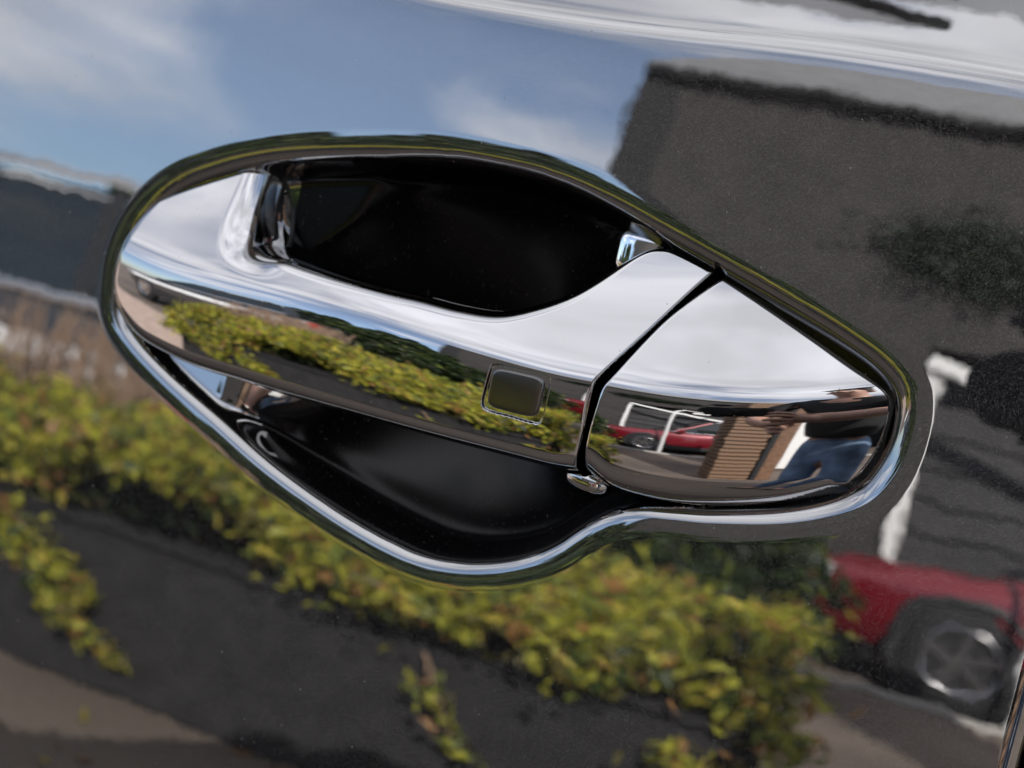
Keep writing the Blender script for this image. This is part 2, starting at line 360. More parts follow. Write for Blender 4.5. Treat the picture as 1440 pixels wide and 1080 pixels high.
def mono(P):
    P = P.copy()
    for i in range(1, len(P)): P[i, 0] = max(P[i, 0], P[i-1, 0]+2e-6)
    return P
handle = empty('door_handle', parent=car)

def surf_mesh(name, xs, top, bot, hfun, nt, mat, back):
    top = mono(top); bot = mono(bot)
    vt = np.interp(xs, top[:, 0], top[:, 1]); vb = np.interp(xs, bot[:, 0], bot[:, 1])
    t = (1-np.cos(np.linspace(0, math.pi, nt)))/2
    t = .75*t+.25*np.linspace(0, 1, nt)
    X = np.repeat(xs[None, :], nt, 0); Z = vb[None, :]+(vt-vb)[None, :]*t[:, None]
    H = hfun(X, Z); e = 2e-5
    gx = (hfun(X+e, Z)-hfun(X-e, Z))/(2*e); gz = (hfun(X, Z+e)-hfun(X, Z-e))/(2*e)
    by = base_y(X, Z); bx_, bz_ = X/RX, Z/RZ
    nrm = np.stack([bx_-gx, -np.ones_like(X), bz_-gz], -1); nrm = nrm*np.array([-1, 1, -1])*1.0
    # surface y = by - H(x,z): outward normal (towards -y) is (by_x - H_x, -1, by_z - H_z)
    nrm = np.stack([bx_-gx, -np.ones_like(X), bz_-gz], -1); nrm /= np.linalg.norm(nrm, axis=-1, keepdims=True)
    V = np.stack([X, by-H, Z], -1)
    F = grid_faces(nt, len(xs))
    Vb = V.copy(); hb = back(X, Z, H); Vb[..., 1] = by-np.minimum(H-.0005, hb)
    n = nt*len(xs); nx = len(xs)
    loop = np.concatenate([np.arange(nx), np.arange(1, nt)*nx+nx-1, (nt-1)*nx+np.arange(nx-2, -1, -1), np.arange(nt-2, 0, -1)*nx])
    nl = np.roll(loop, -1)
    side = np.stack([loop, loop+n+0, nl+n, nl], -1)
    # the side strip has its own copy of the front rim so that its normals stay its own
    front = V.reshape(-1, 3); rearv = Vb.reshape(-1, 3)
    allV = np.concatenate([front, rearv, front[loop], rearv[loop]])
    m = len(loop); a = 2*n+np.arange(m); b = 2*n+np.roll(np.arange(m), -1)
    side = np.stack([a, b, b+m, a+m], -1)
    rf = F[:, ::-1]+n
    allF = np.concatenate([F, rf, side])
    fn = nrm.reshape(-1, 3)
    bnorm = np.tile(np.array([0, 1., 0]), (n, 1))
    prev = front[np.roll(loop, 1)]; nxt = front[np.roll(loop, -1)]; tg = nxt-prev
    sn = np.stack([tg[:, 2], 0*tg[:, 0], -tg[:, 0]], -1); sn /= np.linalg.norm(sn, axis=-1, keepdims=True)+1e-12
    alln = np.concatenate([fn, bnorm, sn, sn])
    o = mesh_np(name, allV, allF, mat, handle, True, MR, alln)
    o.data.materials.append(MRUB)
    mi = np.zeros(len(allF), np.int32); mi[len(F):] = 1
    o.data.polygons.foreach_set('material_index', mi)
    return o

# strap
BTN = crom(P2([(689,522,15),(696,511,15),(730,517,15),(764,525,15),(773,536,15),(768,562,15),(760,590,15),(750,597,15),(715,587,15),(684,578,15),(677,567,15),(682,545,15)]), 4, True)
S_TOP = [(158,412,-6),(164,380,-6),(177,348,-7),(191,317,-8),(210,290,-10),(238,268,-12),(276,253,-13),(320,245,-14),(362,243,-14),(386,256,-14),(398,276,-16),(401,305,-15),
         (394,335,-6),(408,360,2),(440,374,5),(487,388,6),(597,416,7),(653,430,6),(707,437,5),(757,427,3),(807,408,0),(857,378,-4),(907,354,-8),(933,349,-9),(955,354,-9),(1006,379,-9)]
S_BOT = [(158,412,-6),(172,445,-5),(202,474,-3),(270,511,0),(345,536,3),(400,553,4),(480,576,5),(600,610,5),(717,641,4),(779,657,3),(815,662,2)]
S_GAP = [(815,662,2),(817,640,6),(822,600,11),(824,572,13),(832,545,13),(845,525,12.5),(907,467,5),(960,419,-2),(1006,381,-9)]
C_GAP = [(828,662,2),(826,640,7),(829,600,12),(837,570,13),(845,545,13),(862,524,12.5),(935,448,2.5),(1018,388,-7)]
C_TOP = [(1018,388,-7),(1070,415,-8.5),(1122,442,-10.5),(1190,485,-12.5),(1252,527,-14),(1268,543,-15)]
C_BOT = [(828,662,2),(858,684,0),(900,698,-1),(960,709,-3),(1040,715,-5),(1110,716,-8),(1170,711,-10),(1216,697,-12),(1250,660,-14),(1268,607,-15),(1272,567,-15),(1268,543,-15)]
CREASE = [(130,330,2),(204,352,6),(300,383,12),(380,402,14.5),(450,419,16),(560,450,16.5),(640,475,16),(720,499,15),(800,517,14),(845,527,13),(930,541,11),(1010,549,8),(1100,552,4),(1200,549,0),(1265,546,-3)]
CV = P2(CREASE)
def vcrease(x): return np.interp(x, VC[:, 0], VC[:, 1])
VC = crom(CV, 10)
_p = np.polyfit(CV[1:10, 0], CV[1:10, 1], 4)
# front face below the crease: bends quickly under the crease, then runs nearly flat, in mm -> local slope in degrees
FT = np.arange(-.05, .06, .0001)
FE = np.interp(FT*1000, [-50, 0, 2, 5, 8, 11, 16, 22, 30, 60], [9.5, 6.0, 4.4, 1.0, -2.2, -3.9, -5.4, -7.4, -10, -14])
FE = np.convolve(np.pad(FE, 20, 'edge'), np.hanning(41)/np.hanning(41).sum(), 'valid')
FH = np.cumsum(np.tan(np.radians(FE)))*.0001; FH -= np.interp(0, FT, FH)
def build_strap():
    top = crom(P2(S_TOP), 10); bot = crom(P2(S_BOT), 10); gap = crom(P2(S_GAP), 10)
    botall = np.concatenate([bot, gap[1:]])
    topo = crom(P2(S_TOP), 6); boto = crom(P2(S_BOT), 6); gapo = crom(P2(S_GAP), 6)
    xl = top[:, 0].min(); x_leg = at(374, 300, -8).x; KS = .0066
    sp_ = P2([(405,360,2),(440,374,5),(487,388,6),(540,402,6.5),(597,416,7),(653,430,6),(700,438,5)]); spf = np.polyfit(sp_[:, 0], sp_[:, 1], 2)
    tn = crom(P2(S_TOP[:9]+[(400,244,-14)]), 14)                      # left and upper outline, run on past the leg
    tops = crom(P2(S_TOP[14:]), 10)
    xc = at(600, 416, 7).x; x_fl = at(900, 360, -6).x
    lx_ = np.concatenate([tn[tn[:, 0] < x_leg-1e-6], [[x_leg, np.interp(x_leg, tn[:, 0], tn[:, 1])]]])
    ux = x_leg+np.geomspace(2e-5, xc-x_leg, 160)
    uz = np.polyval(spf, ux)-KS*np.log(np.maximum(1-np.exp((x_leg-ux)/KS), 1e-9))
    uz = np.minimum(uz, np.interp(ux, tn[:, 0], tn[:, 1]))
    top = np.concatenate([lx_, np.stack([ux, uz], -1), tops[tops[:, 0] > xc+1e-5]])
    topn = tn[::2]
    def hf(X, Z, groove=True):
        hc = hcrease(X); dv = Z-np.polyval(_p, np.clip(X, CV[0, 0], .2))
        fr = hc+np.interp(-dv, FT, FH)
        up = hc-math.tan(R(30.5))*dv+np.minimum(dv, .05)**2/(2*.135)
        h = smin(fr, up, .0011)+.0008
        sb = dist_poly(X, Z, boto); sg = dist_poly(X, Z, gapo)
        nose = 1-sstep(0, .030, X-xl)
        lg = 1-sstep(.001, .026, X-x_leg)
        h = h-edge_drop(dist_poly(X, Z, topn), .0016+.0115*nose, .0018+.0145*nose)
        da = x_leg-X; db = np.polyval(spf, np.minimum(X, xc+.02))-Z
        mm_ = np.maximum(da, db); dsm = mm_+KS*np.log(np.exp((da-mm_)/KS)+np.exp((db-mm_)/KS))
        w2 = sstep(xc-.012, xc+.004, X); dt = dsm*(1-w2)+dist_poly(X, Z, tops)*w2
        ql = edge_drop(dt, .0108, 1.0)
        fl_ = sstep(x_fl-.012, x_fl+.004, X)
        h = h-(1-lg)*edge_drop(dt, .0046-.0030*fl_, .0070-.0045*fl_)-lg*.021*ql
        h = h-edge_drop(sb, .0058+.0075*nose, .0072+.007*nose)
        if groove: h = h-.0011*sstep(-.0001, .0007, dist_poly(X, Z, BTN, True, True))
        return h-edge_drop(sg, .0010, .0010)
    xb0, xb1 = BTN[:, 0].min()-.0006, BTN[:, 0].max()+.0006
    xs = columns(top, botall, 420, [(xb0, xb1, 130), (x_leg-.014, x_leg+.02, 200), (at(815, 662, 2).x-.003, at(845, 525, 12).x+.003, 120)])
    def back(X, Z, H): return np.where(X > -1, H*0+np.minimum(hcrease(X)-.014, .0)-.004*sstep(.0, .02, X-.02), 0)
    o = surf_mesh('grip', xs, top, botall, hf, 190, MC, back)
    return o, hf
strap, strap_h = build_strap()
def build_button():
    n = 72; V = []; N_ = []
    c = P2([(695,516,15),(767,533,15),(752,589,15),(684,571,15)])
    th = np.arange(n)/n*2*math.pi; ca, sa = np.cos(th), np.sin(th); k = (np.abs(ca)**5.5+np.abs(sa)**5.5)**(-1/5.5)
    rings = [(1.0, -.0010), (1.0, .0000), (.985, .0003), (.95, .0005), (.90, .00055), (.7, .00060), (.45, .00062), (.2, .00063), (.001, .00063)]
    for r, up in rings:
        a = (k*ca*r+1)/2; b = (k*sa*r+1)/2
        P = c[3]*((1-a)*(1-b))[:, None]+c[2]*(a*(1-b))[:, None]+c[1]*(a*b)[:, None]+c[0]*((1-a)*b)[:, None]
        hh = strap_h(P[None, :, 0], P[None, :, 1], False)[0]+up
        V.append(np.stack([P[:, 0], base_y(P[:, 0], P[:, 1])-hh, P[:, 1]], -1))
    mesh_np('lock_button', np.concatenate(V), grid_faces(len(rings), n, True)[:, ::-1], MBTN, handle, True, MR)
build_button()
def build_gasket():
    P = [at(*p) for p in [(396,256,-16),(407,270,-18),(412,292,-18.5),(412,318,-17),(409,338,-14),(405,350,-10)]]
    P = crom(np.array([list(p) for p in P]), 6); n = 10; V = []
    for i, p in enumerate(P):
        t = P[min(i+1, len(P)-1)]-P[max(i-1, 0)]; t /= np.linalg.norm(t); a = np.cross(t, [0, 1, 0]); a /= np.linalg.norm(a); b = np.cross(t, a)
        for q in range(n): V.append(p+.0010*(a*math.cos(2*math.pi*q/n)+b*math.sin(2*math.pi*q/n)))
    mesh_np('gasket', np.array(V), grid_faces(len(P), n, True), MRUB, handle, True, MR)
build_gasket()
def blob(name, px, py, h, rx, ry, rz, mat, e=2.6, rot=0., nu=48, nv=32):   # rounded block
    c = at(px, py, h); V = []
    sg = lambda v, p: np.sign(v)*np.abs(v)**p
    for i in range(nv+1):
        ph = -math.pi/2+math.pi*i/nv
        th = np.arange(nu)/nu*2*math.pi; x = rx*sg(np.cos(th), 2/e)*abs(math.cos(ph))**(2/e); z = rz*sg(np.sin(th), 2/e)*abs(math.cos(ph))**(2/e); y = ry*np.sign(math.sin(ph))*abs(math.sin(ph))**(2/e)+0*x
        V.append(np.stack([c.x+x*math.cos(rot)-z*math.sin(rot), c.y+y, c.z+x*math.sin(rot)+z*math.cos(rot)], -1))
    return mesh_np(name, np.concatenate(V), grid_faces(nv+1, nu, True), mat, handle, True, MR)
blob('pivot_block', 908, 360, -20, .0092, .006, .0078, MP, 4.5)
blob('grip_foot', 828, 675, -4, .0080, .006, .0040, MC, 2.4, -.10)
def build_cap():
    gap = crom(P2(C_GAP), 10); top = crom(P2(C_TOP), 10); bot = crom(P2(C_BOT), 10)
    topall = np.concatenate([gap, top[1:]])
    gapo = crom(P2(C_GAP), 6); topo = crom(P2(C_TOP), 5); boto = crom(P2(C_BOT[:7]), 6); rgto = crom(P2(C_BOT[6:]), 6)
    xa = at(850, 560, 13).x; sl = (xa-at(520, 500, 15).x)/.55; h0 = float(hcrease(xa))
    def hc_(X):
        d = np.maximum(X-xa, -.02); return h0-.095*d-1.60*d*d-2.7*d**3*np.sign(d)
    cx = crom(P2(CREASE[9:]), 10)
    cp = np.polyfit(cx[:, 0], cx[:, 1], 4)
    def hf(X, Z):
        hc = hc_(X); dv = Z-np.polyval(cp, X)
        fr = hc-math.tan(R(5.4))*dv-dv*dv/(2*.112)
        up = hc-math.tan(R(30.5))*dv+np.minimum(dv, .05)**2/(2*.135)
        h = smin(fr, up, .0012)+.0009
        st_ = dist_poly(X, Z, topo); sb = dist_poly(X, Z, boto); sg = dist_poly(X, Z, gapo)
        return h-edge_drop(st_, .0012, .0015)-edge_drop(sb, .0095, .0095)-edge_drop(dist_poly(X, Z, rgto), .0026, .0026)-edge_drop(sg, .0010, .0010)
    xs = columns(topall, bot, 320, [(topall[0, 0], at(868, 524, 12).x+.003, 90)])
    def back(X, Z, H): return H-.006
    return surf_mesh('end_cap', xs, topall, bot, hf, 110, MC, back)
cap = build_cap()
# ------------------------------------------------------------------ small builders for the place the chrome looks at
def box_bm(bm, x0, x1, y0, y1, z0, z1, bev=0, mi=0):
    r = bmesh.ops.create_cube(bm, size=1, matrix=Matrix.Translation(((x0+x1)/2, (y0+y1)/2, (z0+z1)/2)) @ Matrix.Diagonal((abs(x1-x0), abs(y1-y0), abs(z1-z0), 1)))
    if bev:
        es = list({e for v in r['verts'] for e in v.link_edges})
        bmesh.ops.bevel(bm, geom=es, offset=bev, segments=2, affect='EDGES')
def box(name, x0, x1, y0, y1, z0, z1, mat, parent=None, bev=.008):
    bm = bmesh.new(); box_bm(bm, x0, x1, y0, y1, z0, z1, bev); return bm_obj(name, bm, mat, parent)
def tube(name, pts, rad, mat, parent=None, seg=10):
    pts = [Vector(p) for p in pts]; n = len(pts); V = []
    rads = rad if hasattr(rad, '__len__') else [rad]*n
    for i, p in enumerate(pts):
        t = (pts[min(i+1, n-1)]-pts[max(i-1, 0)]).normalized()
        a = t.orthogonal().normalized() if i == 0 else (a-t*a.dot(t)).normalized()
        b = t.cross(a)
        for k in range(seg):
            th = 2*math.pi*k/seg; V.append(p+(a*math.cos(th)+b*math.sin(th))*rads[i])
    F = grid_faces(n, seg, True)
    return mesh_np(name, np.array([list(v) for v in V]), F, mat, parent)
def leaves(name, C, size, mats, weights, parent=None, up=.3, stuff=True, aspect=.55):
    n = len(C); C = np.asarray(C); size = np.broadcast_to(size, (n,))*rng.uniform(.7, 1.3, n)
    d = rng.normal(size=(n, 3)); d /= np.linalg.norm(d, axis=1, keepdims=True)
    w = rng.normal(size=(n, 3)); w[:, 2] += up; w = np.cross(d, w); w /= np.linalg.norm(w, axis=1, keepdims=True)+1e-9
    nn = np.cross(d, w)
    L_ = (d*size[:, None]); W_ = w*size[:, None]*aspect; B_ = nn*size[:, None]*.18
    V = np.stack([C-L_*.5, C+W_*.5-B_, C+L_*.5-B_*.6, C-W_*.5-B_], 1).reshape(-1, 3)
    F = np.arange(4*n).reshape(n, 4)
    o = mesh_np(name, V, F, None, parent, False)
    for m in mats: o.data.materials.append(m)
    o.data.polygons.foreach_set('material_index', rng.choice(len(mats), n, p=np.array(weights)/sum(weights)).astype(np.int32))
    if stuff: o['kind'] = 'stuff'
    return o
def leaf_mat(name, col, tr=.45):
    m, N, L, b = new_mat(name); b.inputs['Base Color'].default_value = (*col, 1); b.inputs['Roughness'].default_value = .45; b.inputs['Specular IOR Level'].default_value = .35
    t = N.new('ShaderNodeBsdfTranslucent'); t.inputs['Color'].default_value = (*col, 1)
    mx = N.new('ShaderNodeMixShader'); mx.inputs[0].default_value = tr; L.new(b.outputs[0], mx.inputs[1]); L.new(t.outputs[0], mx.inputs[2]); L.new(mx.outputs[0], N['Material Output'].inputs['Surface'])
    return m
ML = [leaf_mat('lime_leaf', (.48, .475, .06)), leaf_mat('green_leaf', (.20, .24, .045)), leaf_mat('yellow_leaf', (.62, .52, .09)), leaf_mat('orange_leaf', (.42, .22, .08)), leaf_mat('olive_leaf', (.20, .18, .06))]
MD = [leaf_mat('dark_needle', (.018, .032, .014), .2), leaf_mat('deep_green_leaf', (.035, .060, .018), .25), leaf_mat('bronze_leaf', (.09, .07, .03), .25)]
MTW = mat_plain('dry_twig', (.24, .16, .11), .8); MBK = mat_plain('bark', (.10, .075, .055), .9, noise=(9, .6, 1.4))

# ------------------------------------------------------------------ ground
def mat_ground():
    m, N, L, b = new_mat('pinkish_tarmac'); tc = N.new('ShaderNodeTexCoord'); b.inputs['Roughness'].default_value = .85
    n1 = N.new('ShaderNodeTexNoise'); n1.inputs['Scale'].default_value = .7; n1.inputs['Detail'].default_value = 8; L.new(tc.outputs['Object'], n1.inputs['Vector'])
    n2 = N.new('ShaderNodeTexNoise'); n2.inputs['Scale'].default_value = 60; n2.inputs['Detail'].default_value = 4; L.new(tc.outputs['Object'], n2.inputs['Vector'])
    ad = N.new('ShaderNodeMath'); ad.operation = 'MULTIPLY_ADD'; ad.inputs[1].default_value = .45; L.new(n2.outputs['Fac'], ad.inputs[0]); L.new(n1.outputs['Fac'], ad.inputs[2])
    cr = N.new('ShaderNodeValToRGB'); cr.color_ramp.elements[0].position = .5; cr.color_ramp.elements[0].color = (.068, .053, .045, 1); cr.color_ramp.elements[1].position = .95; cr.color_ramp.elements[1].color = (.19, .15, .12, 1)
    L.new(ad.outputs[0], cr.inputs[0]); L.new(cr.outputs[0], b.inputs['Base Color'])
    bp = N.new('ShaderNodeBump'); bp.inputs['Strength'].default_value = .5; bp.inputs['Distance'].default_value = .01; L.new(n2.outputs['Fac'], bp.inputs['Height']); L.new(bp.outputs[0], b.inputs['Normal'])
    return m
bm = bmesh.new(); bmesh.ops.create_grid(bm, x_segments=2, y_segments=2, size=900)
tag(bm_obj('ground', bm, mat_ground()), kind='structure')
bm = bmesh.new(); bmesh.ops.create_grid(bm, x_segments=2, y_segments=2, size=1, matrix=Matrix.Translation((-22.6, -1.75, .004)) @ Matrix.Diagonal((20, 1.75, 1, 1)))
tag(bm_obj('driveway', bm, mat_plain('pink_paving', (.44, .33, .27), .9, noise=(6, .8, 1.15))), kind='structure')
# fallen leaves on the ground beside the hedge wall
n = 260; C = np.stack([rng.uniform(-6, 2, n), rng.uniform(-1.95, -.7, n), rng.uniform(.004, .015, n)], 1)
lf = leaves('fallen_leaves', C, .06, [ML[3], ML[2], MTW], [.5, .3, .2], up=0)
tag(lf, 'scattered orange and yellow fallen leaves on the brown ground', 'leaves')

# ------------------------------------------------------------------ raised bed with the yellow-green hedge
MWALL = mat_plain('dark_stone', (.015, .0145, .016), .8, noise=(14, .6, 1.5))
HX0, HX1, HY0, HY1 = -2.38, -.06, -2.0, -2.95
BRZ = R(-5.7); BLOC = (-2.0*math.sin(BRZ), -2.0+2.0*math.cos(BRZ), 0)
bed = empty('retaining_wall', BLOC, BRZ); tag(bed, 'low dark retaining wall under the trailing yellow green hedge', 'wall')
box('wall_body', HX0, HX1, HY1, HY0, 0, .43, MWALL, bed, .015)
box('coping', HX0-.005, HX1+.005, HY1-.005, HY0+.005, .43, .455, MWALL, bed, .01)
hedge = empty('hedge', (0, -2.7, .47)); tag(hedge, 'yellow green autumn hedge with trailing sprigs on the low dark wall', 'hedge')
hedge.location = BLOC; hedge.rotation_euler = (0, 0, BRZ)
def hedge_bottom(x): return np.interp(x, [-2.5, -1.75, -1.66, -1.24, -1.14, -.55, -.45, -.3, .1], [.33, .32, .60, .58, .46, .47, .44, .47, .33])
def hedge_points(n):
    nc = 620; g = np.random.default_rng(3)
    cx = g.uniform(HX0-.05, HX1+.05, nc); t = g.uniform(0, 1, nc)**.9; bump = .05*np.sin(cx*7.3)+.04*np.sin(cx*13.1+1)+.03*np.sin(cx*23+2)
    top = .69+.4*bump+.03*np.sin(cx*3); zb = hedge_bottom(cx); a = t*math.pi*.64
    cz = zb+.035+(top-zb-.035)*np.sin(np.minimum(a, math.pi/2)); cy = HY0+.05+bump-.42*(1-np.cos(a))
    r = g.uniform(.022, .060, nc); idx = rng.choice(nc, n, p=r**1.6/(r**1.6).sum())
    d = rng.normal(size=(n, 3)); d[:, 2] *= .7; d[:, 2] += .15
    P = np.stack([cx, cy, cz], 1)[idx]+d*r[idx][:, None]*.75
    return P
hp = hedge_points(24000)
def sprig(x0, ln, n, dx):
    t = rng.uniform(0, 1, n)**.8
    return np.stack([x0+dx*t+rng.normal(0, .02+.025*(1-t), n), HY0+.055+.03*np.sin(t*4)+rng.normal(0, .018, n), .40-ln*t+rng.normal(0, .012, n)], 1)
sp = [sprig(x, l, k, d) for x, l, k, d in [(-1.76,.30,330,.32),(-1.72,.14,160,.20),(-.74,.20,55,.12),(-.2,.12,160,.03),(-2.1,.17,200,.2),(-.10,.34,420,-.01)]]
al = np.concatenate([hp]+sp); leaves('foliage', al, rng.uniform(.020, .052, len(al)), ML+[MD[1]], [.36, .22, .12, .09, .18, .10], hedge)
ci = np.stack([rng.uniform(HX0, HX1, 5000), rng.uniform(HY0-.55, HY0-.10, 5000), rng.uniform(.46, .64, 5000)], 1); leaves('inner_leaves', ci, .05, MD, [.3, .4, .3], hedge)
for x, l, d in [(-1.76,.30,.32),(-.74,.20,.12),(-.10,.34,-.01)]:
    tube('stem', [(x, HY0+.03, .41), (x+d*.5, HY0+.06, .40-l*.5), (x+d, HY0+.05, .40-l)], [.006, .005, .003], MTW, hedge, 6)
# dry brown stalks behind the left part of the hedge
tw = np.zeros((0, 3)); V = []; F = []
for k in range(620):
    x = rng.uniform(HX0, -1.5); y = rng.uniform(-2.9, -2.3); h = rng.uniform(.2, .5); dx, dy = rng.normal(0, .06, 2); b = len(V)
    V += [(x-.004, y, .5), (x+.004, y, .5), (x+dx+.003, y+dy, .5+h), (x+dx-.003, y+dy, .5+h)]; F.append((b, b+1, b+2, b+3))
o = mesh_np('dry_stalks', V, F, MTW, hedge, False); o['kind'] = 'stuff'

# ------------------------------------------------------------------ trees and bushes behind
def tree(name, label, cat, group, x, y, h, r, n, mats, wts, trunk_r, base=.12, leaf=.16, cone=True, seed=0):
    g = np.random.default_rng(seed); root = empty(name, (x, y, 0)); tag(root, label, cat, group)
    tube('trunk', [(0, 0, 0), (.05, .02, h*.35), (.02, -.03, h*.7), (0, 0, h*.97)], [trunk_r, trunk_r*.75, trunk_r*.4, trunk_r*.08], MBK, root, 8)
    nb = 26 if cone else 16; C = []
    for k in range(nb):
        t = base+(1-base)*(k+.5)/nb; rr = r*(1-t)**.75*g.uniform(.75, 1.2) if cone else r*math.sin(math.pi*min(.98, .25+.75*t))*g.uniform(.6, 1.1)
        for q in range(3 if cone else 4):
            th = g.uniform(0, 2*math.pi); e = Vector((math.cos(th)*rr, math.sin(th)*rr, h*t-(rr*.25 if cone else -rr*.15)))
            if q == 0: tube('limb', [(0, 0, h*t*.97), tuple(e*.5+Vector((0, 0, h*t*.5))), tuple(e)], [trunk_r*.25, trunk_r*.15, .006], MBK, root, 5)
            m_ = n//(nb*(3 if cone else 4)); s = g.uniform(0, 1, m_)[:, None]
            P = np.array([0, 0, h*t])*(1-s)+np.array(e)*s
            P = P+g.normal(0, 1, (m_, 3))*np.array([.16, .16, .10])*(rr*.55+.1)
            C.append(P)
    leaves('crown', np.concatenate(C), leaf, mats, wts, root)
    return root
G1 = 'dark trees behind the hedge'
trs = [(-4.7,-9.6,3.3,1.7),(-6.6,-10.6,3.6,1.9),(-3.4,-8.4,3.0,1.3),(-8.6,-11.2,3.4,1.9),(-5.7,-7.9,2.7,1.5),(-10.8,-10.5,2.7,1.6),(-13.5,-11.0,2.8,1.7),(-7.4,-8.6,2.6,1.5)]
tl = ['broad dark conifer standing just left of the tall house in the reflection','tallest dark conifer in the row behind the hedge','small dark conifer beside the house corner','dark conifer behind the parked black estate car','short dense conifer standing in front of the others',
      'dark conifer far along the drive','dark conifer at the far end of the tree row','low wide dark conifer left of the short dense one']
for i, (x, y, h, r) in enumerate(trs):
    tree('conifer', tl[i], 'tree', G1, x, y, h, r, 6500, MD[:2]+[MD[2]], [.55, .38, .07], .14, leaf=.22, seed=10+i)
bsh = [(-1.75,-5.6,1.75,.75),(-1.15,-5.9,1.40,.60),(-.62,-5.7,1.30,.55),(-2.45,-5.2,2.25,.85),(-3.3,-5.0,2.15,.80)]
bl = ['dark rounded bush between the hedge and the house corner','small dark bush second along the house wall','dark bush beside the white carport post, lowest of the bushes','tallest dark bush behind the middle of the hedge','dark bush standing next to the black estate car']
for i, (x, y, h, r) in enumerate(bsh):
    tree('bush', bl[i], 'bush', 'dark bushes behind the hedge', x, y, h, r, 3800, [MD[1], MD[0], ML[1]], [.55, .37, .08], .05, base=.05, leaf=.10, cone=False, seed=40+i)

# ------------------------------------------------------------------ cars
MGL = mat_plain('car_glass', (.012, .016, .016), .03, spec=.9); MTY = mat_plain('tyre_rubber', (.012, .012, .013), .8); MTRIM = mat_plain('bright_trim', (.75, .76, .77), .12, 1.0)
MCLAD = mat_plain('black_cladding', (.015, .015, .016), .5); MHL = mat_plain('lamp_lens', (.55, .57, .6), .08, spec=.8); MTL = mat_plain('tail_lens', (.35, .01, .01), .1); MSILV = mat_plain('silver_roof', (.82, .83, .84), .3, .1)
def car_paint(name, col):
    m, N, L, b = new_mat(name); b.inputs['Base Color'].default_value = (*col, 1); b.inputs['Roughness'].default_value = .35; b.inputs['Metallic'].default_value = .2
    b.inputs['Coat Weight'].default_value = 1; b.inputs['Coat Roughness'].default_value = .03; return m
def wheel(parent, x, y, side, rad=.36, rimmat=MTRIM):
    w = empty('wheel', (x, y, rad), 0, parent); s = side
    prof = [(rad*.62, .10), (rad*.93, .11), (rad, .08), (rad, -.08), (rad*.93, -.11), (rad*.62, -.10)]; n = 40
    V = [(r*math.cos(2*math.pi*k/n), s*a, r*math.sin(2*math.pi*k/n)) for r, a in prof for k in range(n)]
    mesh_np('tyre', V, grid_faces(len(prof), n, True), MTY, w)
    bm = bmesh.new(); rr = rad*.66
    V = [(r*math.cos(2*math.pi*k/n), s*a, r*math.sin(2*math.pi*k/n)) for r, a in [(rr, .105), (rr*.93, .112), (rr*.9, .06), (rr*.3, .02), (.001, .02)] for k in range(n)]
    vs = [bm.verts.new(v) for v in V]
    for f in grid_faces(5, n, True): bm.faces.new([vs[i] for i in f])
    ri = bm_obj('rim', bm, rimmat, w, True); ri.data.materials.append(MCLAD)
    for p in ri.data.polygons:
        if p.index >= 2*n: p.material_index = 1
    bm = bmesh.new()
    for k in range(5):
        for o_ in (-.13, .13):
            a = 2*math.pi*k/5+.3+o_; mm = Matrix.Rotation(-a, 4, 'Y') @ Matrix.Translation((rr*.53, s*.085, 0)) @ Matrix.Rotation(o_*.8, 4, 'Y') @ Matrix.Diagonal((rr*.92, .03, rr*.13, 1))
            bmesh.ops.create_cube(bm, size=1, matrix=mm)
    bmesh.ops.create_cone(bm, cap_ends=True, segments=16, radius1=rr*.22, radius2=rr*.18, depth=.04, matrix=Matrix.Translation((0, s*.085, 0)) @ Matrix.Rotation(R(90), 4, 'X'))
    bm_obj('spokes', bm, rimmat, w)
    return w
